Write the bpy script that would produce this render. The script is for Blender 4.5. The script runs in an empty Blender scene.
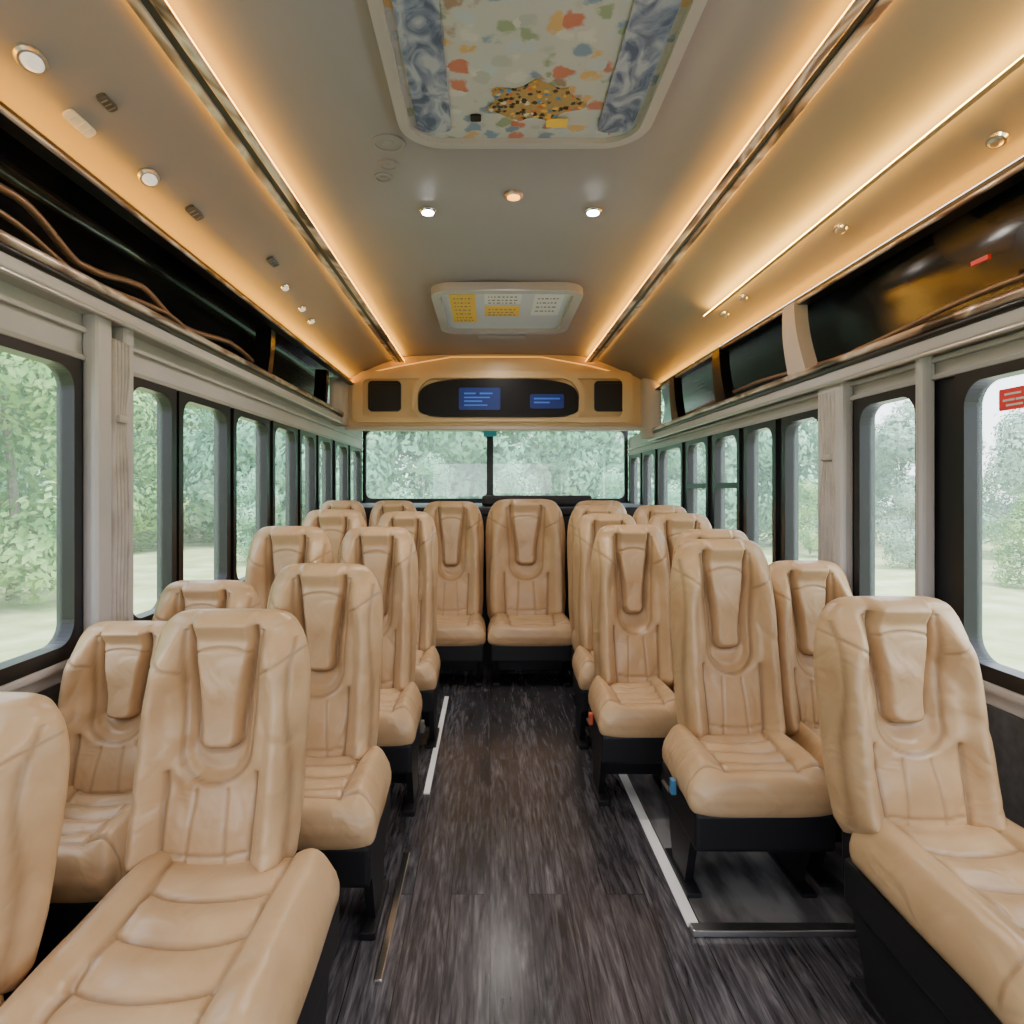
import bpy, bmesh, math, random
from mathutils import Vector, noise
random.seed(7)
S = bpy.context.scene
COL = S.collection

# ------------------------------------------------------------------ materials
def newmat(name):
    m = bpy.data.materials.new(name); m.use_nodes = True
    nt = m.node_tree; b = nt.nodes["Principled BSDF"]
    return m, nt, b
def pmat(name, col, rough=0.5, metal=0.0, spec=0.5, emit=None, es=0.0, coat=0.0):
    m, nt, b = newmat(name)
    b.inputs["Base Color"].default_value = (*col, 1)
    b.inputs["Roughness"].default_value = rough
    b.inputs["Metallic"].default_value = metal
    b.inputs["Specular IOR Level"].default_value = spec
    b.inputs["Coat Weight"].default_value = coat
    if emit:
        b.inputs["Emission Color"].default_value = (*emit, 1)
        b.inputs["Emission Strength"].default_value = es
    return m
def ramp(nt, stops):
    r = nt.nodes.new("ShaderNodeValToRGB")
    e = r.color_ramp.elements
    e[0].position, e[0].color = stops[0][0], (*stops[0][1], 1)
    e[1].position, e[1].color = stops[1][0], (*stops[1][1], 1)
    for p, c in stops[2:]:
        k = e.new(p); k.color = (*c, 1)
    return r
def noisemat(name, stops, scale=5, vec=(1, 1, 1), detail=4, rough=0.6, bump=0.0, spec=0.5, dist=0.0, metal=0.0, coat=0):
    m, nt, b = newmat(name)
    tc = nt.nodes.new("ShaderNodeTexCoord"); mp = nt.nodes.new("ShaderNodeMapping")
    mp.inputs["Scale"].default_value = vec
    n = nt.nodes.new("ShaderNodeTexNoise"); n.inputs["Scale"].default_value = scale
    n.inputs["Detail"].default_value = detail; n.inputs["Distortion"].default_value = dist
    nt.links.new(tc.outputs["Object"], mp.inputs[0]); nt.links.new(mp.outputs[0], n.inputs["Vector"])
    r = ramp(nt, stops)
    nt.links.new(n.outputs["Fac"], r.inputs[0]); nt.links.new(r.outputs[0], b.inputs["Base Color"])
    b.inputs["Roughness"].default_value = rough; b.inputs["Specular IOR Level"].default_value = spec
    b.inputs["Metallic"].default_value = metal; b.inputs["Coat Weight"].default_value = coat
    if bump:
        bp = nt.nodes.new("ShaderNodeBump"); bp.inputs["Strength"].default_value = bump
        bp.inputs["Distance"].default_value = 0.01
        nt.links.new(n.outputs["Fac"], bp.inputs["Height"]); nt.links.new(bp.outputs[0], b.inputs["Normal"])
    return m

def leather():
    m, nt, b = newmat("beige_leather")
    at = nt.nodes.new("ShaderNodeAttribute"); at.attribute_name = "seam"
    tc = nt.nodes.new("ShaderNodeTexCoord")
    n = nt.nodes.new("ShaderNodeTexNoise"); n.inputs["Scale"].default_value = 6
    r = ramp(nt, [(0.3, (0.455, 0.285, 0.145)), (0.7, (0.575, 0.385, 0.215))])
    nt.links.new(tc.outputs["Object"], n.inputs["Vector"]); nt.links.new(n.outputs["Fac"], r.inputs[0])
    mx = nt.nodes.new("ShaderNodeMix"); mx.data_type = 'RGBA'
    nt.links.new(at.outputs["Fac"], mx.inputs[0]); nt.links.new(r.outputs[0], mx.inputs[6])
    mx.inputs[7].default_value = (0.13, 0.06, 0.022, 1)
    nt.links.new(mx.outputs[2], b.inputs["Base Color"])
    b.inputs["Roughness"].default_value = 0.32
    v = nt.nodes.new("ShaderNodeTexNoise"); v.inputs["Scale"].default_value = 10; v.inputs["Detail"].default_value = 2
    v.inputs["Distortion"].default_value = 0.8
    nt.links.new(tc.outputs["Object"], v.inputs["Vector"])
    bp = nt.nodes.new("ShaderNodeBump"); bp.inputs["Strength"].default_value = 0.28; bp.inputs["Distance"].default_value = 0.03
    nt.links.new(v.outputs["Fac"], bp.inputs["Height"]); nt.links.new(bp.outputs[0], b.inputs["Normal"])
    return m
LEATHER = leather()

def glassmat(name, milk=0.10):
    m = bpy.data.materials.new(name); m.use_nodes = True; nt = m.node_tree; nt.nodes.clear()
    o = nt.nodes.new("ShaderNodeOutputMaterial")
    t = nt.nodes.new("ShaderNodeBsdfTransparent"); t.inputs[0].default_value = (0.97, 0.99, 0.98, 1)
    g = nt.nodes.new("ShaderNodeBsdfGlossy"); g.inputs["Roughness"].default_value = 0.03
    d = nt.nodes.new("ShaderNodeBsdfTranslucent"); d.inputs[0].default_value = (0.80, 0.97, 0.92, 1)
    m1 = nt.nodes.new("ShaderNodeMixShader"); m1.inputs[0].default_value = 0.05
    m2 = nt.nodes.new("ShaderNodeMixShader"); m2.inputs[0].default_value = milk
    nt.links.new(t.outputs[0], m1.inputs[1]); nt.links.new(g.outputs[0], m1.inputs[2])
    nt.links.new(m1.outputs[0], m2.inputs[1]); nt.links.new(d.outputs[0], m2.inputs[2])
    nt.links.new(m2.outputs[0], o.inputs[0])
    return m
GLASS = glassmat("window_glass", 0.04)
GLASS_F = glassmat("rear_glass", 0.06)

CEIL = noisemat("ceiling_grey", [(0.3, (0.240, 0.226, 0.240)), (0.7, (0.262, 0.247, 0.260))], 2, rough=0.5)
WALLG = noisemat("wall_grey_plastic", [(0.3, (0.39, 0.37, 0.375)), (0.7, (0.47, 0.45, 0.452))], 3, rough=0.42)
WALLD = noisemat("wall_dark_carpet", [(0.3, (0.05, 0.05, 0.055)), (0.7, (0.08, 0.08, 0.085))], 40, rough=0.9)
BLACK = pmat("black_rubber", (0.006, 0.006, 0.008), 0.35, spec=.35)
BLACKP = pmat("black_plastic", (0.007, 0.007, 0.009), 0.5, spec=.35)
PIANO = noisemat("piano_black", [(0.45, (0.005, 0.005, 0.006)), (0.62, (0.012, 0.010, 0.009)), (0.74, (0.06, 0.036, 0.022))], 1.6, (1, 0.7, 2), 2, rough=0.15, dist=1.5, spec=.4)  # brown noise puts reflections into the black
CHROME = pmat("chrome", (0.75, 0.75, 0.76), 0.18, 1.0)
ALU = pmat("brushed_aluminium", (0.62, 0.62, 0.63), 0.35, 1.0)
ROSE = noisemat("rose_gold_trim", [(0.36, (0.06, 0.04, 0.03)), (0.46, (0.50, 0.34, 0.26)), (0.56, (0.85, 0.74, 0.68)), (0.66, (0.24, 0.15, 0.12))], 8, (1, 0.3, 1), 2, rough=0.3, metal=0.5, dist=1.2)
TAN = noisemat("tan_panel", [(0.3, (0.58, 0.39, 0.19)), (0.7, (0.66, 0.46, 0.24))], 2, rough=0.4)
BEIGEG = pmat("greige_plastic", (0.44, 0.38, 0.335), 0.45)
WHITE = pmat("white_plastic", (0.70, 0.70, 0.69), 0.4)
HATCHF = pmat("hatch_frame_grey", (0.35, 0.335, 0.34), 0.35)
STRIPE = pmat("white_safety_stripe", (0.92, 0.92, 0.92), 0.5)
AMBC = (1.0, 0.43, 0.03)
AMBER = pmat("amber_led", (1, .6, .2), 0.5, emit=AMBC, es=27)
AMBERE = pmat("amber_led_edge", (1, .6, .2), 0.5, emit=AMBC, es=22)
AMBER2 = pmat("amber_streak_led", (1, .7, .3), 0.5, emit=(1.0, .50, .06), es=78)
AMBER3 = pmat("amber_led_line", (1, .7, .3), 0.5, emit=(1.0, 0.43, 0.06), es=1.2)
LEDW = pmat("white_led", (1, 1, 1), 0.5, emit=(0.95, 0.98, 1.0), es=70)
LEDA = pmat("warm_led", (1, .6, .2), 0.5, emit=(1.0, 0.38, 0.03), es=4)
LENS = pmat("frosted_lens", (0.85, 0.85, 0.83), 0.3, emit=(1, 0.97, 0.9), es=0.5)
DARKG = pmat("dark_grille", (0.08, 0.08, 0.08), 0.4)
GREYP = pmat("grey_plastic", (0.30, 0.29, 0.285), 0.4)
YELL = pmat("yellow_label", (0.80, 0.50, 0.05), 0.5)
REDL = pmat("red_label", (0.80, 0.03, 0.03), 0.5)
BLUES = pmat("blue_screen", (0.01, 0.02, 0.09), 0.3, spec=.2, emit=(0.015, 0.06, 0.40), es=0.16)
BLUEL = pmat("screen_digits", (0.03, 0.08, 0.3), 0.3, spec=.2, emit=(0.05, 0.22, 0.9), es=0.35)
BLUEP = pmat("buckle_blue", (0.05, 0.18, 0.35), 0.4)
REDP = pmat("buckle_red", (0.45, 0.08, 0.03), 0.4)
BELT = pmat("belt_webbing", (0.10, 0.09, 0.08), 0.8)
CURT = noisemat("curtain_fabric", [(0.3, (0.34, 0.31, 0.29)), (0.7, (0.48, 0.45, 0.42))], 12, rough=0.9, bump=0.2)

def floormat():
    m, nt, b = newmat("vinyl_wood_floor")
    tc = nt.nodes.new("ShaderNodeTexCoord")
    mb = nt.nodes.new("ShaderNodeMapping"); mb.inputs["Rotation"].default_value = (0, 0, math.pi/2)
    nt.links.new(tc.outputs["Object"], mb.inputs[0])
    br = nt.nodes.new("ShaderNodeTexBrick"); br.inputs["Scale"].default_value = 1.0
    br.inputs["Brick Width"].default_value = 1.9; br.inputs["Row Height"].default_value = .115
    br.inputs["Mortar Size"].default_value = .0016; br.inputs["Mortar Smooth"].default_value = .2; br.inputs["Bias"].default_value = 0
    br.inputs["Color1"].default_value = (0, 0, 0, 1); br.inputs["Color2"].default_value = (1, 1, 1, 1); br.inputs["Mortar"].default_value = (.5, .5, .5, 1)
    nt.links.new(mb.outputs[0], br.inputs["Vector"])
    off = nt.nodes.new("ShaderNodeVectorMath"); off.operation = 'MULTIPLY_ADD'
    off.inputs[1].default_value = (3, 9, 5)
    nt.links.new(br.outputs["Color"], off.inputs[0]); nt.links.new(tc.outputs["Object"], off.inputs[2])
    def nz(sc, vec, det, rg, dist):
        mp = nt.nodes.new("ShaderNodeMapping"); mp.inputs["Scale"].default_value = vec
        n = nt.nodes.new("ShaderNodeTexNoise"); n.inputs["Scale"].default_value = sc; n.inputs["Detail"].default_value = det
        n.inputs["Roughness"].default_value = rg; n.inputs["Distortion"].default_value = dist
        nt.links.new(off.outputs[0], mp.inputs[0]); nt.links.new(mp.outputs[0], n.inputs["Vector"]); return n
    n1 = nz(2.0, (9, 1.1, 1), 3, .55, 2.6)
    n2 = nz(3.0, (42, 2.6, 1), 5, .6, .5)
    mx = nt.nodes.new("ShaderNodeMix"); mx.data_type = 'FLOAT'; mx.inputs[0].default_value = .5
    nt.links.new(n1.outputs["Fac"], mx.inputs[2]); nt.links.new(n2.outputs["Fac"], mx.inputs[3])
    r = ramp(nt, [(0.34, (0.018, 0.017, 0.020)), (0.46, (0.042, 0.039, 0.045)), (0.55, (0.078, 0.073, 0.081)), (0.70, (0.17, 0.163, 0.172))])
    nt.links.new(mx.outputs[0], r.inputs[0])
    mr = nt.nodes.new("ShaderNodeMapRange"); mr.inputs[3].default_value = .75; mr.inputs[4].default_value = 1.25
    nt.links.new(br.outputs["Color"], mr.inputs[0])
    inv = nt.nodes.new("ShaderNodeMath"); inv.operation = 'MULTIPLY_ADD'; inv.inputs[1].default_value = -.7; inv.inputs[2].default_value = 1
    nt.links.new(br.outputs["Fac"], inv.inputs[0])
    mm = nt.nodes.new("ShaderNodeMath"); mm.operation = 'MULTIPLY'
    nt.links.new(mr.outputs[0], mm.inputs[0]); nt.links.new(inv.outputs[0], mm.inputs[1])
    vs_ = nt.nodes.new("ShaderNodeVectorMath"); vs_.operation = 'SCALE'
    nt.links.new(r.outputs[0], vs_.inputs[0]); nt.links.new(mm.outputs[0], vs_.inputs[3])
    nt.links.new(vs_.outputs[0], b.inputs["Base Color"])
    b.inputs["Roughness"].default_value = 0.22; b.inputs["Specular IOR Level"].default_value = .6
    bp = nt.nodes.new("ShaderNodeBump"); bp.inputs["Strength"].default_value = 0.06; bp.inputs["Distance"].default_value = 0.004
    nt.links.new(mx.outputs[0], bp.inputs["Height"]); nt.links.new(bp.outputs[0], b.inputs["Normal"])
    return m
FLOOR = floormat()

def decalmat(name, base, scale, thr, cols, amt=0.75):
    m, nt, b = newmat(name)
    tc = nt.nodes.new("ShaderNodeTexCoord")
    nz = nt.nodes.new("ShaderNodeTexNoise"); nz.inputs["Scale"].default_value = scale * 1.4; nz.inputs["Detail"].default_value = 5
    nt.links.new(tc.outputs["Object"], nz.inputs["Vector"])
    sub = nt.nodes.new("ShaderNodeVectorMath"); sub.operation = 'MULTIPLY_ADD'
    sub.inputs[1].default_value = (1.2/scale,)*3
    nt.links.new(nz.outputs["Color"], sub.inputs[0]); nt.links.new(tc.outputs["Object"], sub.inputs[2])
    v = nt.nodes.new("ShaderNodeTexVoronoi"); v.inputs["Scale"].default_value = scale
    nt.links.new(sub.outputs[0], v.inputs["Vector"])
    sep = nt.nodes.new("ShaderNodeSeparateColor"); nt.links.new(v.outputs["Color"], sep.inputs[0])
    r = ramp(nt, cols); r.color_ramp.interpolation = 'CONSTANT'
    nt.links.new(sep.outputs[0], r.inputs[0])
    mr = nt.nodes.new("ShaderNodeMapRange"); mr.inputs[1].default_value = thr-.10; mr.inputs[2].default_value = thr+.08
    mr.inputs[3].default_value = amt; mr.inputs[4].default_value = 0
    nt.links.new(v.outputs["Distance"], mr.inputs[0])
    mx = nt.nodes.new("ShaderNodeMix"); mx.data_type = 'RGBA'
    nt.links.new(mr.outputs[0], mx.inputs[0]); mx.inputs[6].default_value = (*base, 1)
    nt.links.new(r.outputs[0], mx.inputs[7]); nt.links.new(mx.outputs[2], b.inputs["Base Color"])
    b.inputs["Roughness"].default_value = 0.3
    return m
FLOWER = decalmat("floral_print", (0.42, 0.425, 0.41), 19, 0.46,
    [(0.0, (0.45, 0.12, 0.06)), (0.12, (0.34, 0.37, 0.34)), (0.28, (0.20, 0.27, 0.15)), (0.42, (0.52, 0.31, 0.10)), (0.54, (0.38, 0.45, 0.49)), (0.66, (0.13, 0.22, 0.34)), (0.78, (0.50, 0.50, 0.46)), (0.90, (0.26, 0.16, 0.10))], .88)
BLUEPR = noisemat("blue_print", [(0.38, (0.055, 0.08, 0.15)), (0.5, (0.18, 0.22, 0.32)), (0.62, (0.34, 0.37, 0.43))], 18, (1, .6, 1), 6, rough=0.3, dist=1.4)
COLLAGE = decalmat("sticker_collage", (0.34, 0.22, 0.08), 60, 0.45,
    [(0.0, (0.01, 0.01, 0.01)), (0.35, (0.70, 0.38, 0.03)), (0.5, (0.05, 0.2, 0.4)), (0.65, (0.5, 0.5, 0.45)), (0.8, (0.55, 0.10, 0.03)), (0.88, (0.03, 0.03, 0.03))], .95)

# ------------------------------------------------------------------ helpers
def obj(name, me, mat=None, parent=None, loc=None, smooth=False):
    o = bpy.data.objects.new(name, me); COL.objects.link(o)
    if mat is not None and len(me.materials) == 0: me.materials.append(mat)
    if parent: o.parent = parent
    if loc: o.location = loc
    if smooth:
        for p in me.polygons: p.use_smooth = True
    return o
def empty(name, loc=(0, 0, 0)):
    o = bpy.data.objects.new(name, None); COL.objects.link(o); o.location = loc; o.empty_display_size = 0.1
    return o
def mesh(name, vs, fs):
    me = bpy.data.meshes.new(name); me.from_pydata([tuple(v) for v in vs], [], fs); me.update()
    bm = bmesh.new(); bm.from_mesh(me); bmesh.ops.recalc_face_normals(bm, faces=bm.faces); bm.to_mesh(me); bm.free()
    return me
def box(name, x0, x1, y0, y1, z0, z1, mat, parent=None, bev=0.0, seg=2):
    bm = bmesh.new(); bmesh.ops.create_cube(bm, size=1)
    for v in bm.verts:
        v.co = Vector(((x0+x1)/2 + v.co.x*(x1-x0), (y0+y1)/2 + v.co.y*(y1-y0), (z0+z1)/2 + v.co.z*(z1-z0)))
    if bev > 0: bmesh.ops.bevel(bm, geom=bm.edges[:], offset=bev, segments=seg, profile=0.6, affect='EDGES')
    me = bpy.data.meshes.new(name); bm.to_mesh(me); bm.free()
    return obj(name, me, mat, parent, smooth=False)
def rrect(cu, cv, w, h, r, n=8):
    r = min(r, w/2-1e-4, h/2-1e-4); pts = []
    for k, (sx, sy) in enumerate([(1, 1), (-1, 1), (-1, -1), (1, -1)]):
        for i in range(n+1):
            a = math.pi/2*k + math.pi/2*i/n
            pts.append((cu + sx*(w/2-r) + r*math.cos(a), cv + sy*(h/2-r) + r*math.sin(a)))
    return pts
def to3(pl, u, v, d):
    return {'XY': (u, v, d), 'XZ': (u, d, v), 'YZ': (d, u, v)}[pl]
def plate(name, pts, pl, d0, d1, mat, parent=None):
    n = len(pts)
    vs = [to3(pl, u, v, d0) for u, v in pts] + [to3(pl, u, v, d1) for u, v in pts]
    fs = [list(range(n)), list(range(2*n-1, n-1, -1))] + [[i, (i+1) % n, n+(i+1) % n, n+i] for i in range(n)]
    return obj(name, mesh(name, vs, fs), mat, parent)
def ring(name, outer, inner, pl, d0, d1, mat, parent=None):
    n = len(outer)
    vs = [to3(pl, u, v, d0) for u, v in outer] + [to3(pl, u, v, d0) for u, v in inner] + \
         [to3(pl, u, v, d1) for u, v in outer] + [to3(pl, u, v, d1) for u, v in inner]
    fs = []
    for i in range(n):
        j = (i+1) % n
        fs += [[i, j, n+j, n+i], [2*n+i, 3*n+i, 3*n+j, 2*n+j], [i, 2*n+i, 2*n+j, j], [n+i, n+j, 3*n+j, 3*n+i]]
    return obj(name, mesh(name, vs, fs), mat, parent)
def extrude_y(name, prof, y0, y1, mat, parent=None, thick=0.0, smooth=False, closed=False, ny=1):
    n = len(prof); vs = []
    for k in range(ny+1):
        y = y0 + (y1-y0)*k/ny
        vs += [(x, y, z) for x, z in prof]
    fs = []
    for k in range(ny):
        for i in range(n if closed else n-1):
            j = (i+1) % n
            fs.append([k*n+i, k*n+j, (k+1)*n+j, (k+1)*n+i])
    if closed: fs += [list(range(n)), [ny*n+i for i in range(n)]]
    o = obj(name, mesh(name, vs, fs), mat, parent, smooth=smooth)
    if thick:
        s = o.modifiers.new("s", 'SOLIDIFY'); s.thickness = thick; s.offset = 0
    return o
def tube(name, pts, r, mat, parent=None, res=10, cyclic=False):
    P = [Vector(p) for p in pts]; n = len(P); vs = []; fs = []
    for i, p in enumerate(P):
        t = (P[min(i+1, n-1)] - P[max(i-1, 0)]).normalized()
        up = Vector((0, 0, 1)) if abs(t.z) < 0.9 else Vector((1, 0, 0))
        a = t.cross(up).normalized(); b = t.cross(a)
        for k in range(res):
            an = 2*math.pi*k/res
            vs.append(p + a*math.cos(an)*r + b*math.sin(an)*r)
    for i in range(n-1):
        for k in range(res):
            fs.append([i*res+k, i*res+(k+1) % res, (i+1)*res+(k+1) % res, (i+1)*res+k])
    fs += [list(range(res)), [(n-1)*res+k for k in range(res)]]
    return obj(name, mesh(name, vs, fs), mat, parent, smooth=True)
def disc_stack(name, rings, mat, parent=None, n=28, sx=1.0, sy=1.0):
    vs = []; fs = []
    for r, z in rings:
        for k in range(n):
            a = 2*math.pi*k/n; vs.append((r*math.cos(a)*sx, r*math.sin(a)*sy, z))
    for i in range(len(rings)-1):
        for k in range(n):
            fs.append([i*n+k, i*n+(k+1) % n, (i+1)*n+(k+1) % n, (i+1)*n+k])
    fs += [list(range(n)), [(len(rings)-1)*n+k for k in range(n)]]
    return obj(name, mesh(name, vs, fs), mat, parent, smooth=False)
def sstep(a, b, x):
    t = max(0.0, min(1.0, (x-a)/(b-a))); return t*t*(3-2*t)
def interp(tab, v):
    for (a, x), (b, y) in zip(tab, tab[1:]):
        if v <= b:
            t = (v-a)/(b-a); return x + (y-x)*t
    return tab[-1][1]
def gs(d, w): return math.exp(-(d/w)**2)

# ------------------------------------------------------------------ seat meshes
BW, BH = 0.38, 0.66
def make_back(seed):
    NF, NB, NR = 92, 22, 140
    HW = [(0, .88), (.05, .95), (.2, .985), (.4, .98), (.6, 1.0), (.72, 1.0), (.79, .985), (.84, .96), (.88, .925), (.91, .885), (.94, .83), (.96, .785), (.975, .735), (.988, .66), (.996, .56), (1.0, .42)]
    vs = []; fs = []; seam = []
    rows = [1-(1-i/NR)**1.4 for i in range(NR+1)]
    M = NF+NB
    for v in rows:
        hw = BW/2*interp(HW, v)
        th = 0.056*(1-sstep(.1, 1, v)*.18)
        if v > .95: th *= math.sqrt(max(0.03, 1-((v-.95)/.05)**2))
        if v < .04: th *= math.sqrt(max(0.1, 1-((.04-v)/.04)**2))
        z = v*BH
        lean = 0.10*v + 0.02*math.sin(v*3.1)
        for k in range(M):
            if k < NF:
                u = -1 + 2*k/(NF-1); u = math.copysign(min(1, abs(u))**0.93, u)
                x = u*hw; y = -th*(1-abs(u)**4)**(1/2.1)
                xa = abs(x)
                f = 0
                edge = 1-sstep(.88, 1.0, abs(u))
                bc = .144 - .018*sstep(.6, .92, v)
                f += 0.068*gs(xa-bc, .036)*sstep(0, .10, v)*(1-sstep(.76, .95, v))
                f += 0.014*gs(v-.2, .15)*(1-sstep(.06, .12, xa))
                zc = .34*BH
                rad = .078+.012*sstep(.5, .9, v)
                if z > zc+rad: sd = xa-rad
                else: sd = math.hypot(xa, z-(zc+rad))-rad
                inside = 1-sstep(-.024, .006, sd)
                topf = 1-sstep(.88, .97, v)
                f -= .028*inside*topf
                f += .010*gs(sd-.020, .014)*sstep(.30, .45, v)*topf
                pw = .050+.024*sstep(.52, .93, v)
                zb_ = .45*BH
                rr = .034
                if z < zb_+rr and xa > pw-rr: pd = math.hypot(xa-(pw-rr), z-(zb_+rr))-rr
                else: pd = max(xa-pw, zb_-z)
                pad = 1-sstep(-.020, .004, pd)
                f += (.033+.010*gs(v-.75, .14))*pad*(1-sstep(.95, .99, v)*.4)
                g = [.75*gs(sd, .0045) if .25 < v < .93 else 0]
                if .40 < v < .95: g.append(1.0*gs(pd, .0048))
                if xa < pw and v > .5: g.append(.6*gs((v-.86+.02*(xa/.06)**2)*BH, .0035))
                vx = .094 + .008*math.sin(v*3.0)
                if v < .40: g.append(gs(xa-vx, .0048))
                if v < .33: g.append(.5*gs(xa-(.034+.012*(1-v/.33)), .0036))
                if .05 < v < .90: g.append(.75*gs(xa-(.166+.006*math.sin(v*6)), .0040))
                if xa > rad+.004: g.append(.7*gs((v-(.76+1.0*(xa-.09)))*BH, .0042))
                if xa < vx: g.append(.6*gs((v-(.115-.02*(1-(xa/.1)**2)))*BH, .0036))
                wv = noise.noise(Vector((x*11+seed, z*9, seed*3)))
                f += .0045*wv
                f -= .005*gs(noise.noise(Vector((x*9+seed*2, z*5, 4+seed))), .08)*sstep(.04, .09, xa)*(1-sstep(.8, .9, v))*.7
                sm = max(g)
                f -= 0.0085*sm
                y -= f*edge
            else:
                a = (k-NF+1)/(NB+1)*math.pi
                c = math.cos(a); s_ = math.sin(a)
                x = math.copysign(abs(c)**.55, c)*hw; y = th*0.85*s_**.6; sm = 0
            vs.append((x, y+lean, z)); seam.append(sm)
    for i in range(NR):
        for k in range(M):
            fs.append([i*M+k, i*M+(k+1) % M, (i+1)*M+(k+1) % M, (i+1)*M+k])
    fs += [list(range(M)), [NR*M+k for k in range(M)]]
    me = mesh("seat_back_mesh", vs, fs)
    at = me.attributes.new("seam", 'FLOAT', 'POINT')
    for i, s_ in enumerate(seam): at.data[i].value = s_*.65
    for p in me.polygons: p.use_smooth = True
    me.materials.append(LEATHER)
    return me
CW, CD, CT = 0.40, 0.42, 0.13
def make_cushion(seed):
    NF, NB, NR = 64, 26, 84
    vs = []; fs = []; seam = []; M = NF+NB
    for i in range(NR+1):
        t = i/NR; s = 1-(1-t)**1.5
        y = -s*CD
        k_ = 1.0
        if s > .86: k_ = max(0.02, 1-((s-.86)/.14)**2.8)**(1/2.4)
        if s < .04: k_ = math.sqrt(max(.15, 1-((.04-s)/.04)**2))
        hw = CW/2*(1-.08*(1-k_))*(0.97+.03*sstep(0, .5, s))
        if s > .92: hw *= 1-.14*((s-.92)/.08)**2
        th = CT/2*k_
        drop = -0.012*sstep(.7, 1, s)
        for k in range(M):
            if k < NF:
                u = -1+2*k/(NF-1); x = u*hw
                z = th*(1-abs(u)**4.5)**(1/2.2)
                xa = abs(x)/CW; f = 0
                edge = (1-sstep(.85, 1, abs(u)))
                fr = (1-sstep(.82, .97, s))
                f += .024*gs(abs(u)-.76, .17)*fr
                f -= .006*(1-sstep(.4, .6, abs(u)))*fr
                g = [0]
                vx = .27-.03*s
                if s < .9: g.append(gs((xa-vx)*CW, .0048))
                for s0 in (.24, .46, .68):
                    if xa < vx: g.append(gs((s-(s0+.05*(1-(xa/.27)**2)))*CD, .0048))
                g.append(.9*gs((s-.86)*CD, .004))
                if xa < vx: f += 0.004*math.cos((s-.24-.05*(1-(xa/.27)**2))/.22*2*math.pi+math.pi)*fr
                f += .004*noise.noise(Vector((x*10+seed, y*10, seed)))*fr
                sm = max(g); f -= .008*sm
                z += f*edge
            else:
                a = (k-NF+1)/(NB+1)*math.pi
                c = math.cos(a); x = math.copysign(abs(c)**.4, c)*hw; z = -th*math.sin(a)**.5; sm = 0
            vs.append((x, y, z+drop-CT/2)); seam.append(sm)
    for i in range(NR):
        for k in range(M):
            fs.append([i*M+k, i*M+(k+1) % M, (i+1)*M+(k+1) % M, (i+1)*M+k])
    fs += [list(range(M)), [NR*M+k for k in range(M)]]
    me = mesh("seat_cushion_mesh", vs, fs)
    at = me.attributes.new("seam", 'FLOAT', 'POINT')
    for i, s_ in enumerate(seam): at.data[i].value = s_*.6
    for p in me.polygons: p.use_smooth = True
    me.materials.append(LEATHER)
    return me
BACKS = [make_back(s) for s in (0.0, 5.3, 9.1)]
CUSHS = [make_cushion(s) for s in (0.0, 4.2)]

def seat(i, xc, wb, yj, zt, xcc, wc, dc, zc=0.42, buckle=None):
    E = empty("passenger_seat", (xc, yj, 0))
    zb = zc-0.05
    b = obj("backrest", BACKS[i % 3], parent=E, loc=(0, 0.045, zb)); b.scale = (wb/BW, 1.0, (zt-zb)/BH)
    c = obj("cushion", CUSHS[i % 2], parent=E, loc=(xcc-xc, 0.03, zc)); c.scale = (wc/CW, dc/CD, 1)
    dx = xcc-xc; hw = wc/2
    box("seat_pan", dx-hw*.93, dx+hw*.93, -dc*.88, .06, zc-.225, zc-.118, BLACKP, E, .012)
    for k, sx in enumerate((-1, 1)):
        xx = dx+sx*hw*.80
        pts = [(-dc*.62, zc-.22), (.05, zc-.22), (-.02, .02), (-dc*.42, .02)]
        plate("leg_%d" % (k+1), pts, 'YZ', xx-.012, xx+.012, BLACKP, E)
        box("foot_%d" % (k+1), xx-.022, xx+.022, -dc*.6, .04, 0.0, .022, BLACKP, E, .005)
    box("leg_brace", dx-hw*.8, dx+hw*.8, -.03, -.01, .05, zc-.2, BLACKP, E)
    box("back_bracket", -wb*.38, wb*.38, .03, .10, zc-.20, zb+.04, BLACKP, E, .01)
    if buckle:
        s = -1 if xc > 0 else 1
        bx = dx+s*(hw+.008)
        tube("belt_stalk", [(bx, -.05, zc-.14), (bx+s*.004, -dc*.4, zc-.13), (bx+s*.004, -dc*.5, zc-.10)], .006, BELT, E)
        box("belt_buckle", bx-.008+s*.005, bx+.008+s*.005, -dc*.5-.015, -dc*.5+.008, zc-.12, zc-.075, buckle, E, .004)
    return E

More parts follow.
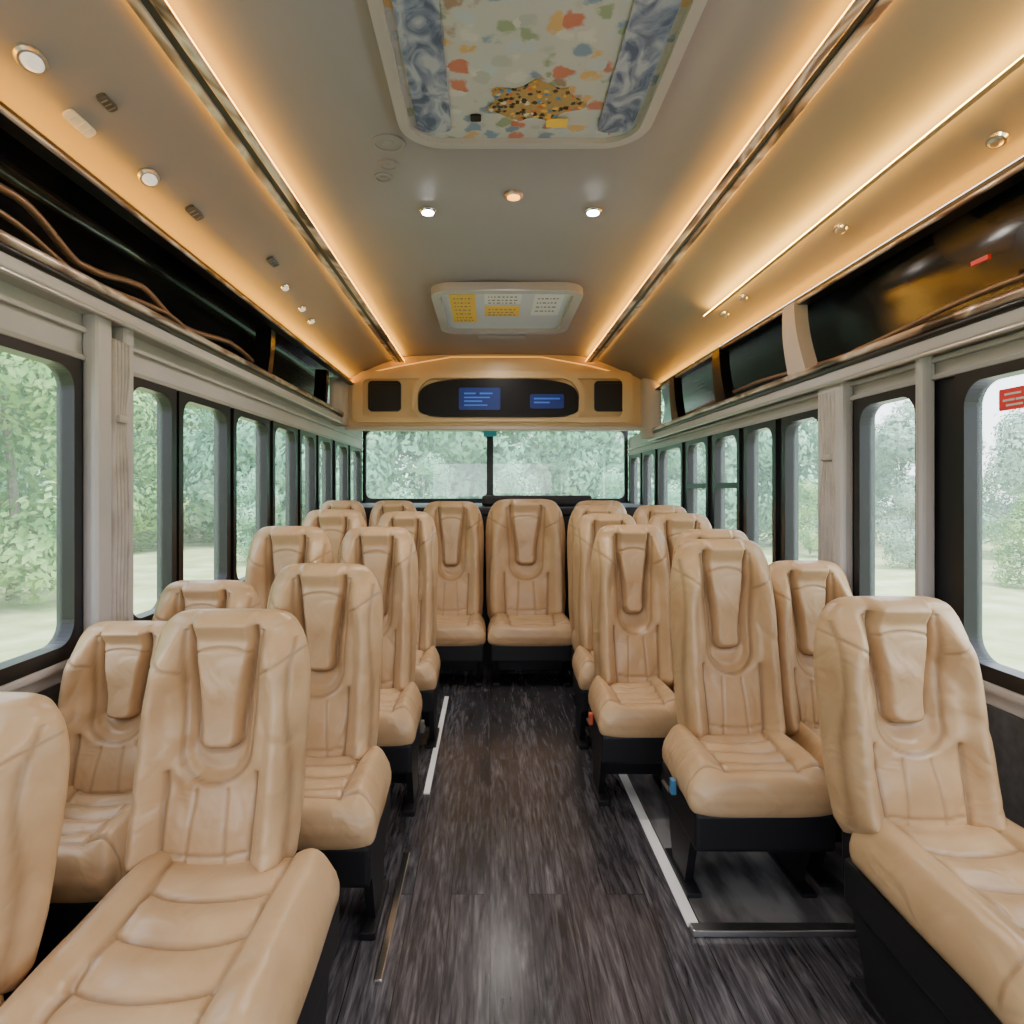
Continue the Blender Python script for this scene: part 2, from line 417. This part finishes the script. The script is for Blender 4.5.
seats = [
 # left side
 (-.955,.38,1.02,.83, -.965,.37,.42),
 (-.605,.37,1.36,.92, -.545,.46,.55),
 (-1.00,.335,1.66,.83, -.985,.32,.30),
 (-.525,.37,1.90,.965, -.475,.37,.33),
 (-.95,.36,2.02,.895, -.945,.35,.30),
 (-.47,.34,2.54,1.045, -.43,.33,.32),
 (-.83,.36,2.52,1.05, -.81,.34,.32),
 (-.43,.33,3.14,1.09, -.40,.32,.30),
 (-.80,.36,3.14,1.10, -.80,.36,.30),
 # right side
 (1.03,.39,1.51,.925, 1.055,.41,.55),
 (.795,.35,2.07,1.03, .765,.42,.34),
 (1.11,.32,2.12,.95, 1.115,.26,.34),
 (.605,.34,2.62,1.05, .565,.33,.32),
 (.97,.36,2.64,1.03, .93,.36,.32),
 (.60,.35,3.14,1.08, .57,.34,.30),
 (.97,.37,3.14,1.08, .96,.36,.30),
 (.63,.35,3.64,1.11, .63,.34,.28),
 (1.01,.37,3.64,1.11, 1.00,.36,.28),
 # last row bench of five
 (-.985,.34,4.12,1.13, -.985,.34,.36),
 (-.64,.34,4.12,1.13, -.64,.34,.36),
 (-.255,.43,4.12,1.125, -.235,.42,.36),
 (.235,.53,4.12,1.14, .255,.54,.36),
 (.73,.40,4.12,1.13, .75,.41,.30),
]
bk = {10: BLUEP, 12: REDP, 5: BELT}
for i, s in enumerate(seats):
    seat(i, *s, zc=(.42 if i < 18 else .40), buckle=bk.get(i))

# ------------------------------------------------------------------ room shell
Y0, Y1, YE = -1.5, 5.0, 6.0
XL, XR = -1.20, 1.30
box("floor", XL-.06, XR+.06, Y0-.06, YE+.06, -.06, 0, FLOOR)
cp = [(-1.09, 2.07), (-.98, 2.135), (-.84, 2.195), (-.70, 2.24), (-.60, 2.255), (-.3, 2.265), (.05, 2.27), (.4, 2.265), (.68, 2.255), (.78, 2.24), (.95, 2.175), (1.12, 2.10), (1.24, 2.035), (1.28, 2.005)]
extrude_y("ceiling", cp, Y0, YE, CEIL, thick=.01, smooth=True)
extrude_y("roof", [(-1.32, 2.1), (-1.1, 2.3), (-.6, 2.38), (.7, 2.38), (1.2, 2.3), (1.42, 2.1)], Y0-.06, YE+.06, WALLG, thick=.02)

def side(sgn, X, zrack, ztop, zsill, wins, greys):
    nm = "left" if sgn < 0 else "right"
    W = empty("wall_"+nm)
    xo = X+sgn*.06
    a, b = min(X, xo), max(X, xo)
    box("lower_panel", a, b, Y0, YE, 0, zsill-.10, WALLD, W)
    box("sill_panel", a-.0, b, Y0, YE, zsill-.10, zsill-.035, WALLG, W, .006)
    xs = sorted((X-sgn*.02, X))
    box("sill_ledge", xs[0], xs[1], Y0, YE, zsill-.06, zsill-.035, WALLG, W, .008)
    box("upper_panel", a, b, Y0, YE, ztop+.03, zrack+.03, WALLG, W)
    xs = sorted((X-sgn*.018, X))
    box("header_gasket", xs[0], xs[1], Y0, YE, ztop+.018, ztop+.034, GREYP, W, .004)
    box("header_ridge", xs[0], xs[1], Y0, YE, (ztop+zrack)/2-.012, (ztop+zrack)/2+.004, WALLG, W, .005)
    edges = [Y0]+[v for w in wins for v in w]+[YE]
    for i in range(0, len(edges), 2):
        y0, y1 = edges[i], edges[i+1]
        if y1-y0 < .002: continue
        box("post_%d" % (i//2+1), a, b, y0, y1, zsill-.035, ztop+.03, BLACK, W)
    for (y0, y1) in greys:
        xs = sorted((X-sgn*.05, X))
        box("pillar_cover", xs[0], xs[1], y0, y1, zsill-.10, zrack-.02, WALLG, W, .018, 3)
    return W

win_n = [0]
def window(X, sgn, y0, y1, z0, z1, slider=False):
    win_n[0] += 1
    E = empty("window_%d" % win_n[0])
    cy, cz, w, h = (y0+y1)/2, (z0+z1)/2, y1-y0, z1-z0
    fw = min(.035, w*.16)
    d = sorted((X-sgn*.015, X+sgn*.035))
    ring("frame", rrect(cy, cz, w, h+.06, .004), rrect(cy, cz, w-2*fw, h-.02, .065), 'YZ', d[0], d[1], BLACK, E)
    plate("glass", rrect(cy, cz, w-fw, h, .03), 'YZ', X+sgn*.02, X+sgn*.026, GLASS, E)
    if slider:
        box("slider_bar", d[0], d[1], y0+fw, y1-fw, z0+h*.62, z0+h*.66, BLACK, E)
    return E

WL = [(-1.3, -.45), (-.35, .80), (.90, 1.86), (2.08, 2.42), (2.44, 2.92), (2.96, 3.44), (3.50, 3.94), (4.0, 4.36), (4.42, 4.8), (4.90, 5.35), (5.42, 5.9)]
WR = [(-1.3, -.45), (-.35, .65), (.72, 1.77), (1.90, 2.26), (2.46, 2.82), (2.88, 3.24), (3.30, 3.70), (3.78, 4.20), (4.28, 4.9), (4.98, 5.4), (5.46, 5.9)]
side(-1, XL, 1.785, 1.56, .76, WL, [(1.875, 1.955), (2.02, 2.075)])
side(1, XR, 1.66, 1.50, .74, WR, [(1.86, 1.89), (2.28, 2.45)])
for w in WL: window(XL, -1, w[0], w[1], .755, 1.56)
for i, w in enumerate(WR): window(XR, 1, w[0], w[1], .735, 1.50, slider=(i in (6, 7)))

# luggage racks (concave glossy bins with trim rails)
def slope0(x): return interp(cp, x)
def rack(sgn, xe, ze, xl, zl, xw):
    R = empty("luggage_rack")
    P = []
    xo = xw+sgn*.06
    ctrl = [(xe+sgn*.004, ze-.02), (xe+sgn*.06, ze-.005), (xo-sgn*.01, ze-.03), (xo+sgn*.01, (ze+zl)/2+.03), (xo-sgn*.01, zl+.05), (xw, zl+.015), (xl, zl)]
    def cr(p0, p1, p2, p3, t):
        return tuple(.5*((2*p1[k])+(-p0[k]+p2[k])*t+(2*p0[k]-5*p1[k]+4*p2[k]-p3[k])*t*t+(-p0[k]+3*p1[k]-3*p2[k]+p3[k])*t**3) for k in (0, 1))
    C = [ctrl[0]]+ctrl+[ctrl[-1]]
    for i in range(1, len(C)-2):
        for j in range(5): P.append(cr(C[i-1], C[i], C[i+1], C[i+2], j/5))
    P.append(ctrl[-1])
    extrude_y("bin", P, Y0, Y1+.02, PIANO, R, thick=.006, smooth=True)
    tube("rail_rose", [(xl-sgn*.012, Y0, zl), (xl-sgn*.012, Y1, zl)], .014, ROSE, R)
    tube("rail_black", [(xl-sgn*.010, Y0, zl-.022), (xl-sgn*.010, Y1, zl-.022)], .011, BLACK, R)
    xs = sorted((xl-sgn*.010, xw+sgn*.02))
    box("lip", xs[0], xs[1], Y0, Y1, zl-.07, zl-.026, WALLG, R, .012, 4)
    tube("rail_chrome", [(xl-sgn*.012, Y0, zl-.075), (xl-sgn*.012, Y1, zl-.075)], .006, ALU, R)
    xs = sorted((xe-sgn*.030, xe+sgn*.016))
    box("edge_lip", xs[0], xs[1], Y0, Y1, ze-.052, ze-.040, BLACK, R, .003)
    xs = sorted((xe-sgn*.001, xe+sgn*.012))
    box("led_light_block", xs[0], xs[1], Y0, Y1, ze-.045, ze-.005, BLACK, R)  # added black wall, blocks LED light from the bin
    xs = sorted((xe-sgn*.027, xe-sgn*.004))
    box("led_strip", xs[0], xs[1], Y0, Y1, ze-.0395, ze-.036, AMBERE, R)
    tube("edge_rail", [(xe-sgn*.030, Y0, ze-.045), (xe-sgn*.030, Y1, ze-.045)], .007, ROSE, R)
    return R
RL = rack(-1, -1.09, 2.07, -1.14, 1.785, XL)
RR = rack(1, 1.28, 2.005, 1.25, 1.66, XR)
def reflection_tube(R, x, pts, r=.007, mat=ROSE):  # copper tubes stand in for brown reflections inside the bins
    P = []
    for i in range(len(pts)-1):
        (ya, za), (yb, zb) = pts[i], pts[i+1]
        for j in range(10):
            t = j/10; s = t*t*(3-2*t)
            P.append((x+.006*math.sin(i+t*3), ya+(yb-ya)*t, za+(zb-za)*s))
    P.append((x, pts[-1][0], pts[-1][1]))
    tube("reflection_tube", P, r, mat, R)
COP = pmat("copper_reflection", (.26, .15, .09), .35, .5)
reflection_tube(RL, -1.20, [(1.0, 1.90), (1.6, 1.94), (1.9, 1.86), (2.2, 1.90), (2.5, 1.84), (3.0, 1.88), (3.4, 1.83)], .011, COP)
reflection_tube(RL, -1.17, [(0.9, 1.83), (1.5, 1.86), (1.85, 1.81), (2.3, 1.84), (2.7, 1.80)], .008, COP)
reflection_tube(RR, 1.29, [(1.0, 1.70), (1.7, 1.72), (2.3, 1.69), (3.2, 1.72), (4.2, 1.70)], .008, COP)
for y in (2.50, 3.35, 4.2):
    pts = []
    for t in range(13):
        a = t/12; pts.append((y+.10*math.sin(a*1.6), 1.665+a*.30))
    pts2 = [(p[0]+.10+.05*(1-i/12), p[1]) for i, p in enumerate(pts)][::-1]
    plate("bin_divider", pts+pts2, 'YZ', 1.235, 1.29, BEIGEG if y < 3 else PIANO, RR)
for y in (3.2, 4.3):
    pts = [(y+.05*math.sin(t/8*1.6), 1.79+t/8*.23) for t in range(9)]
    plate("bin_divider", pts+[(p[0]+.06, p[1]) for p in pts[::-1]], 'YZ', -1.19, -1.11, PIANO, RL)
box("red_tag", 1.292, 1.30, 1.66, 1.72, 1.80, 1.812, REDL, RR)

# ceiling LED rails (uplight strips on top of the rail wash the ceiling)
def rail(x, z):
    R = empty("ceiling_light_rail")
    for s in (-1, 1):
        xs = sorted((x+s*.010, x+s*.038))
        box("rail_body", xs[0], xs[1], Y0, Y1-.02, z-.050, z-.041, ROSE, R, .004)
        xs = sorted((x+s*.016, x+s*.036))
        box("led_strip", xs[0], xs[1], Y0, Y1-.02, z-.0405, z-.037, AMBER, R)
    box("rail_groove", x-.011, x+.011, Y0, Y1-.02, z-.046, z-.036, BLACK, R)
    box("rail_spine", x-.010, x+.010, Y0, Y1-.02, z-.036, z-.009, BLACK, R)
    return R
rail(-.70, 2.24); rail(.78, 2.24)
R3 = empty("added_streak_light")  # added LED line, makes the amber streak reflected on the sloped panel
x3 = 1.075; z3 = slope0(x3)
box("carrier", x3-.007, x3+.007, Y0, 3.2, z3-.055, z3-.051, CEIL, R3)
box("led_strip", x3-.006, x3+.006, Y0, 3.2, z3-.0505, z3-.048, AMBER2, R3)

# ceiling fixtures
def slope(x): return interp(cp, x)
def fixture(name, x, y, r, lens, body=CHROME, sx=1, sy=1):
    z = slope(x)-.0065
    dz = (slope(x+.02)-slope(x-.02))/.04
    E = empty(name, (x, y, z)); E.rotation_euler = (0, -math.atan(dz), 0)
    disc_stack("bezel", [(r*1.0, .000), (r*1.0, -.006), (r*.88, -.012), (r*.72, -.012), (r*.70, -.006)], body, E, sx=sx, sy=sy)
    disc_stack("lens", [(r*.68, -.006), (r*.66, -.0145), (r*.4, -.018)], lens, E, sx=sx, sy=sy)
    return E
fixture("led_downlight", -.235, 2.42, .032, LEDW)
fixture("led_downlight", .39, 2.42, .032, LEDW)
fixture("indicator_lamp", .085, 2.30, .034, LEDA, ROSE)
for x, y in [(-.985, 1.37), (-1.0, 1.87)]: fixture("reading_lamp", x, y, .034, LENS, ALU, .8, 1.25)
for x, y in [(-.95, 2.96), (-.965, 3.28), (1.215, 1.53), (1.165, 2.12), (1.15, 2.9), (1.16, 3.15), (-.98, 3.5)]: fixture("reading_lamp", x, y, .024, LENS if x < 0 else ALU, CHROME, .9, 1.2)
def grille(x, y, w, l, mat):
    z = slope(x)-.0065; dz = (slope(x+.02)-slope(x-.02))/.04
    E = empty("air_vent", (x, y, z)); E.rotation_euler = (0, -math.atan(dz), 0)
    plate("bezel", rrect(0, 0, w, l, w*.35, 5), 'XY', .000, -.008, mat, E)
    for k in range(3):
        box("slat_%d" % (k+1), -w*.36, w*.36, -l*.3+k*l*.26, -l*.3+k*l*.26+l*.08, -.011, -.007, CHROME if mat == DARKG else WHITE, E)
grille(-1.015, 1.58, .03, .10, WHITE); grille(-.935, 1.56, .024, .06, DARKG)
grille(-.985, 2.13, .03, .09, DARKG); grille(-.91, 2.68, .03, .09, DARKG)
for x, y, r in [(-.31, 1.95, .05), (-.33, 2.08, .032), (-.36, 2.16, .03)]:
    z = slope(x)-.006
    E = empty("speaker_grille", (x, y, z))
    disc_stack("bezel", [(r, 0), (r, -.004), (r*.8, -.006), (r*.78, -.002), (r*.4, -.002), (r*.3, -.005)], CEIL, E)
# roof hatch with printed liner
H = empty("roof_hatch")
zc = 2.262
ring("frame", rrect(.10, 1.36, .72, 1.16, .13, 10), rrect(.10, 1.36, .66, 1.10, .10, 10), 'XY', zc-.002, zc-.028, HATCHF, H)
plate("liner_print", rrect(.10, 1.36, .67, 1.11, .10), 'XY', zc-.002, zc-.012, FLOWER, H)
for x in (-.160, .360):
    plate("side_print", rrect(x, 1.36, .10, 1.02, .03), 'XY', zc-.013, zc-.018, BLUEPR, H)
plate("sticker_collage", [(.12+(.125+.02*math.sin(a*5+1))*math.cos(a), 1.73+(.08+.014*math.sin(a*7))*math.sin(a)) for a in [i/40*2*math.pi for i in range(40)]], 'XY', zc-.013, zc-.017, COLLAGE, H)
plate("sticker", rrect(.19, 1.82, .06, .04, .006), 'XY', zc-.018, zc-.020, YELL, H)
plate("sticker", rrect(-.04, 1.80, .03, .03, .006), 'XY', zc-.013, zc-.018, BLACK, H)
# second ceiling unit
A = empty("ceiling_escape_hatch")
ring("frame", rrect(.09, 3.72, .80, .92, .12, 10), rrect(.09, 3.72, .70, .80, .07, 10), 'XY', zc-.002, zc-.045, HATCHF, A)
plate("lid", rrect(.09, 3.72, .71, .81, .07), 'XY', zc-.002, zc-.022, pmat("hatch_lid", (.52, .54, .58), .35), A)
plate("label_yellow", rrect(-.15, 3.68, .14, .56, .01), 'XY', zc-.022, zc-.025, YELL, A)
plate("label_yellow_small", rrect(.07, 3.72, .20, .20, .01), 'XY', zc-.022, zc-.025, YELL, A)
plate("label_white", rrect(.07, 3.48, .20, .18, .01), 'XY', zc-.022, zc-.025, WHITE, A)
plate("label_white_2", rrect(.32, 3.60, .16, .40, .01), 'XY', zc-.022, zc-.0245, WHITE, A)
PRINT = pmat("label_print", (.25, .20, .15), .5)
for lx, w_, ys in [(-.15, .10, [3.46, 3.54, 3.61, 3.68, 3.76, 3.84, 3.90]), (.07, .16, [3.43, 3.49, 3.54, 3.67, 3.73, 3.78]), (.32, .12, [3.46, 3.54, 3.62, 3.70])]:
    for i, y in enumerate(ys):
        x = lx-w_/2
        while x < lx+w_/2-.01:
            l = random.uniform(.006, .022)
            box("print_line", x, min(x+l, lx+w_/2), y, y+.018, zc-.0262, zc-.0245, PRINT, A)
            x += l+.009
box("small_vent", -.08, .24, 4.32, 4.42, zc-.02, zc-.002, GREYP, A, .005)

# ------------------------------------------------------------------ rear bulkhead with clock display
BZ0 = 1.685
B = empty("wall_bulkhead")
bp = [(-1.14, BZ0), (-1.14, 2.02)] + [(x, z-.007) for x, z in cp] + [(1.28, BZ0)]
plate("panel", bp[::-1], 'XZ', Y1, Y1+.05, TAN, B)
ring("raised_frame", rrect(.02, 1.925, 2.18, .40, .06), rrect(.02, 1.915, 2.02, .30, .05), 'XZ', Y1-.03, Y1, TAN, B)
ring("display_bezel", rrect(.065, 1.915, 1.34, .36, .15, 10), rrect(.065, 1.915, 1.25, .31, .15, 10), 'XZ', Y1-.04, Y1, TAN, B)
tube("top_led", [(-1.0, Y1-.02, 2.10), (-.7, Y1-.02, 2.165), (-.3, Y1-.02, 2.235), (.4, Y1-.02, 2.235), (.78, Y1-.02, 2.165), (1.1, Y1-.02, 2.08)], .004, AMBER3, B)
box("lower_lip", -1.13, 1.22, Y1-.03, Y1+.05, BZ0-.02, BZ0+.01, BEIGEG, B, .008)
D = empty("destination_display")
dp = []
for i in range(41):
    a = math.pi*i/40
    c, s_ = math.cos(a), math.sin(a)
    dp.append((.065+.62*math.copysign(abs(c)**.55, c), 1.85+.21*s_**.5))
for i in range(1, 20):
    a = math.pi+math.pi*i/20
    c, s_ = math.cos(a), math.sin(a)
    dp.append((.065+.62*math.copysign(abs(c)**.4, c), 1.85-.085*abs(s_)**.5))
plate("case", dp, 'XZ', Y1-.055, Y1-.002, pmat("display_black", (.005, .005, .007), .45, spec=.2), D)
plate("screen_left", rrect(-.08, 1.905, .32, .17, .015), 'XZ', Y1-.058, Y1-.055, BLUES, D)
plate("screen_right", rrect(.44, 1.885, .26, .11, .015), 'XZ', Y1-.058, Y1-.055, BLUES, D)
for x, z, w, h in [(-.2, 1.94, .09, .012), (-.08, 1.94, .1, .012), (-.2, 1.91, .2, .01), (-.2, 1.88, .14, .012), (-.2, 1.85, .18, .01), (.34, 1.90, .20, .012), (.34, 1.87, .12, .012)]:
    box("digits", x, x+w, Y1-.060, Y1-.057, z, z+h, BLUEL, D)
for x in (-.82, .94):
    SP = empty("wall_speaker")
    plate("grille", rrect(x, 1.93, .24, .22, .02), 'XZ', Y1-.02, Y1-.001, BLACKP, SP)
    ring("bezel", rrect(x, 1.93, .255, .235, .03), rrect(x, 1.93, .22, .20, .02), 'XZ', Y1-.028, Y1-.001, BLACK, SP)
for x, s in ((-1.12, -1), (1.20, 1)):
    pr = []
    for k in range(11):
        a = k/10*math.pi/2
        pr.append((x+s*.09-s*.11*math.cos(a)*1.0, Y1-.02-.16*math.sin(a)))
    plate("corner_cover", pr+[(x+s*.09, Y1+.02), (x-s*.02, Y1+.02)], 'XY', (1.60 if s > 0 else 1.70), (2.06 if s > 0 else 2.05), BEIGEG, B)
box("ceiling_niche", -1.19, 1.29, Y1+.055, YE-.025, 1.765, 1.80, CEIL)
WF = empty("wall_rear")
box("lower_panel", XL, XR, YE, YE+.05, 0, 1.10, WALLD, WF)
box("header", XL, XR, YE, YE+.05, 1.78, 2.3, WALLG, WF)
FW = empty("window_rear")
for k, (a, b) in enumerate(((-1.19, .0), (.0, 1.29))):
    ring("frame_%d" % (k+1), rrect((a+b)/2, 1.435, b-a, .69, .004), rrect((a+b)/2, 1.435, b-a-.06, .63, .06), 'XZ', YE-.02, YE+.03, BLACK, FW)
    plate("glass_%d" % (k+1), rrect((a+b)/2, 1.435, b-a-.04, .65, .05), 'XZ', YE, YE+.008, GLASS_F, FW)
box("teal_tag", -.06, .06, YE-.03, YE-.02, 1.70, 1.75, pmat("teal", (.02, .20, .25), .4, emit=(.02, .35, .4), es=.2), FW)
P = empty("parcel_shelf")
box("top", XL+.04, XR-.04, 4.42, 5.95, 1.02, 1.08, BLACKP, P, .015)
box("front_panel", XL+.04, XR-.04, 4.42, 4.46, 0, 1.02, BLACKP, P)
box("roller_blind", -.06, .75, 4.70, 4.80, 1.08, 1.16, BLACKP, P, .02)
WB = empty("wall_front")
box("lower_panel", XL, XR, Y0-.05, Y0, 0, .8, WALLD, WB)
box("header", XL-.05, XR+.05, Y0-.05, Y0, 1.75, 2.3, WALLG, WB)
box("divider", .0, .06, Y0-.05, Y0, .8, 1.75, BLACK, WB)

# ------------------------------------------------------------------ floor details
def strip(name, x0, x1, y0, y1, mat, z=.008):
    return box(name, x0, x1, y0, y1, 0.0005, z, mat, None, .002)
strip("floor_stripe", -.262, -.238, 2.52, 3.70, STRIPE)
strip("floor_stripe", .542, .575, 1.755, 2.80, STRIPE)
FP = empty("floor_platform")
PLAT = noisemat("glossy_dark_floor", [(.4, (.08, .078, .082)), (.6, (.22, .215, .22))], 3, (4, 1, 1), rough=.14, coat=.4)  # grey raised to put the sheen into the deck colour
box("deck", .578, XR-.001, 1.75, 2.95, .0005, .010, PLAT, FP)
box("edge_trim", .545, XR-.001, 1.715, 1.75, .0005, .018, ALU, FP, .003)
st = empty("seat_track")
box("track", -.283, -.262, 1.55, 2.1, .0005, .012, CHROME, st, .003)
# ------------------------------------------------------------------ curtains
def curtain(X, sgn, yc, z0, z1, w, pinch, mat):
    vs = []; fs = []; NU, NV = 40, 40
    for j in range(NV+1):
        v = j/NV; z = z0+(z1-z0)*v
        k = 1-.35*gs((z-pinch), .09)
        for i in range(NU+1):
            u = i/NU-.5
            vs.append((X-sgn*(.045+.010*math.sin(u*NU*.7)*k), yc+u*w*k+.004*math.sin(z*13), z))
    for j in range(NV):
        for i in range(NU):
            fs.append([j*(NU+1)+i, j*(NU+1)+i+1, (j+1)*(NU+1)+i+1, (j+1)*(NU+1)+i])
    E = empty("curtain")
    o = obj("cloth", mesh("curtain_cloth", vs, fs), mat, E, smooth=True)
    s = o.modifiers.new("s", 'SOLIDIFY'); s.thickness = .003
    a = sorted((X-sgn*.065, X-sgn*.025))
    box("tieback", a[0], a[1], yc-w*.3, yc+w*.3, pinch-.012, pinch+.012, mat, E, .008)
curtain(XL, -1, 1.99, .78, 1.66, .085, 1.42, CURT)
curtain(XR, 1, 2.365, .80, 1.56, .11, 1.32, CURT)
ST = empty("window_sticker")
plate("label", rrect(1.60, 1.43, .10, .055, .004), 'YZ', XR+.012, XR+.016, REDL, ST)
for i, (y, z, w) in enumerate([(1.58, 1.44, .05), (1.565, 1.425, .03), (1.60, 1.425, .035), (1.575, 1.412, .05)]):
    box("lettering_%d" % (i+1), XR+.010, XR+.012, y, y+w, z, z+.005, WHITE, ST)

# ------------------------------------------------------------------ outside
GZ = -1.0
GRASS = noisemat("grass", [(0.35, (0.32, 0.40, 0.15)), (0.55, (0.48, 0.54, 0.26)), (0.7, (0.64, 0.66, 0.42))], 1.2, detail=8, rough=0.95)
bm = bmesh.new(); bmesh.ops.create_grid(bm, x_segments=60, y_segments=60, size=60)
for v in bm.verts:
    v.co.z = GZ + (0.25*noise.noise(v.co*.15) if abs(v.co.x) > 8 or abs(v.co.y) > 10 else 0)
me = bpy.data.meshes.new("g"); bm.to_mesh(me); bm.free()
obj("grass_ground", me, GRASS)
box("road", 2.6, 5.4, -40, 12, GZ+.02, GZ+.06, noisemat("pale_road", [(0.3, (0.55, 0.55, 0.53)), (0.7, (0.68, 0.67, 0.64))], 3, rough=.9))
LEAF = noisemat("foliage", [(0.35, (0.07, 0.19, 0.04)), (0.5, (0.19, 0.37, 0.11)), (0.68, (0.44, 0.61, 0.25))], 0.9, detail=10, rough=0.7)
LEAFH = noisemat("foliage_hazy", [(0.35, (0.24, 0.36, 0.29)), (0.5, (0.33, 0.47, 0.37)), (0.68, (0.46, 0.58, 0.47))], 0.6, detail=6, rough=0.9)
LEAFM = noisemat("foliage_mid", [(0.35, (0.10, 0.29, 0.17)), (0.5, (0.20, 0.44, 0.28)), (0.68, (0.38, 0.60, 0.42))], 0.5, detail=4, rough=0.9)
BARK = noisemat("bark", [(0.3, (0.14, 0.11, 0.08)), (0.7, (0.30, 0.25, 0.2))], 8, rough=.9)
def treemesh(seed, h, leafmat):
    rnd = random.Random(seed); vs = []; fs = []; mi = []
    n = 9
    for j in range(7):
        t = j/6; r = .14*(1-t*.75)
        for k in range(n):
            a = 2*math.pi*k/n; vs.append((r*math.cos(a)+.15*math.sin(t*3+seed), r*math.sin(a)+.12*math.sin(t*4), t*h*.8))
    for j in range(6):
        for k in range(n): fs.append([j*n+k, j*n+(k+1) % n, (j+1)*n+(k+1) % n, (j+1)*n+k]); mi.append(0)
    blobs = []
    for i in range(22):
        t = rnd.uniform(.05, 1); a = rnd.uniform(0, 6.28); R = h*.32*math.sin(min(1, t*.85+.2)*math.pi*.95)+.3
        blobs.append((Vector((math.cos(a)*R*rnd.uniform(.3, 1), math.sin(a)*R*rnd.uniform(.3, 1), h*(.08+.88*t))), h*rnd.uniform(.12, .19)))
    for c, r in blobs:
        for q in range(460):
            d = Vector((rnd.gauss(0, 1), rnd.gauss(0, 1), rnd.gauss(0, .8))).normalized()
            p = c+d*r*(1+.35*noise.noise(d*2.5+c))*rnd.uniform(.75, 1.06)
            s = rnd.uniform(.06, .13)*h/6
            a = Vector((rnd.gauss(0, 1), rnd.gauss(0, 1), rnd.gauss(0, 1))).normalized(); b = (d+a*.6).cross(a).normalized()
            a = b.cross(d).normalized()
            k = len(vs); vs += [p-a*s, p+b*s*.5, p+a*s*1.1, p-b*s*.5]
            fs.append([k, k+1, k+2, k+3]); mi.append(1)
    me = bpy.data.meshes.new("tree_mesh"); me.from_pydata([tuple(v) for v in vs], [], fs)
    me.materials.append(BARK); me.materials.append(leafmat)
    me.polygons.foreach_set("material_index", mi); me.update()
    return me
T1 = [treemesh(s, 6.5, LEAF) for s in (1, 2, 3)]
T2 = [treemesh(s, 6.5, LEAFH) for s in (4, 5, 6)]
T3 = [treemesh(s, 6.5, LEAFM) for s in (7, 8)]
def tree(x, y, s, lib):
    o = obj("tree", random.choice(lib), loc=(x, y, GZ)); o.scale = (s, s, s*random.uniform(.9, 1.2)); o.rotation_euler[2] = random.uniform(0, 6.28)
for i in range(7):
    tree(-10.5+random.uniform(-1, 1), -3+i*2.6, random.uniform(.8, 1.05), T1)
for i in range(11):
    tree(-14+random.uniform(-1, 1), 13+i*3.0, random.uniform(.8, 1.1), T1 if i % 2 else T3)
for i in range(14):
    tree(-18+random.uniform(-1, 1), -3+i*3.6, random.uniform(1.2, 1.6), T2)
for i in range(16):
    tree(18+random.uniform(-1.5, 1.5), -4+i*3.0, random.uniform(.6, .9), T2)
for i in range(9):
    tree(11.5+random.uniform(-.6, .6), 1+i*4.2, random.uniform(.28, .4), T1 if i % 2 else T2)
for i in range(12):
    tree(-10+i*2.0, 26+random.uniform(-1, 1), random.uniform(1.1, 1.4), T3)
for i in range(6):
    tree(-7+i*2.6, 19+random.uniform(-1, 1), random.uniform(.35, .5), T3)
# ------------------------------------------------------------------ world / sun
w = bpy.data.worlds.new("hazy_sky"); S.world = w; w.use_nodes = True
nt = w.node_tree; bg = nt.nodes["Background"]
tc = nt.nodes.new("ShaderNodeTexCoord"); sp = nt.nodes.new("ShaderNodeSeparateXYZ")
r = ramp(nt, [(0.0, (0.86, 0.89, 0.93)), (0.5, (0.78, 0.84, 1.0))])
nt.links.new(tc.outputs["Generated"], sp.inputs[0]); nt.links.new(sp.outputs[2], r.inputs[0]); nt.links.new(r.outputs[0], bg.inputs[0])
bg.inputs[1].default_value = 5.8
sun = bpy.data.lights.new("sun", 'SUN'); sun.energy = 6.0; sun.angle = .5; sun.color = (1, .95, .88)
so = bpy.data.objects.new("sun", sun); COL.objects.link(so); so.rotation_euler = (math.radians(25), math.radians(10), 0)
for x, y in [(-.235, 2.42), (.39, 2.42), (.08, -.3), (.08, .7), (.08, 3.1), (.08, 4.6)]:  # LED spots first, the rest are unseen lamps added for interior fill
    l = bpy.data.lights.new("downlight_fill", 'AREA'); l.shape = 'DISK'; l.size = .12; l.energy = 6.5 if y != 4.6 else 3.5; l.color = (1, .93, .85)
    o = bpy.data.objects.new("downlight_fill_lamp", l); COL.objects.link(o); o.location = (x, y, 2.225)

# ------------------------------------------------------------------ camera
cd = bpy.data.cameras.new("camera"); cam = bpy.data.objects.new("camera", cd); COL.objects.link(cam)
cam.location = (0, 0, 1.2); cam.rotation_euler = (math.pi/2, 0, 0)
cd.sensor_width = 36; cd.lens = 22.5; cd.shift_x = .0215; cd.shift_y = -.0215; cd.clip_start = .02
S.camera = cam
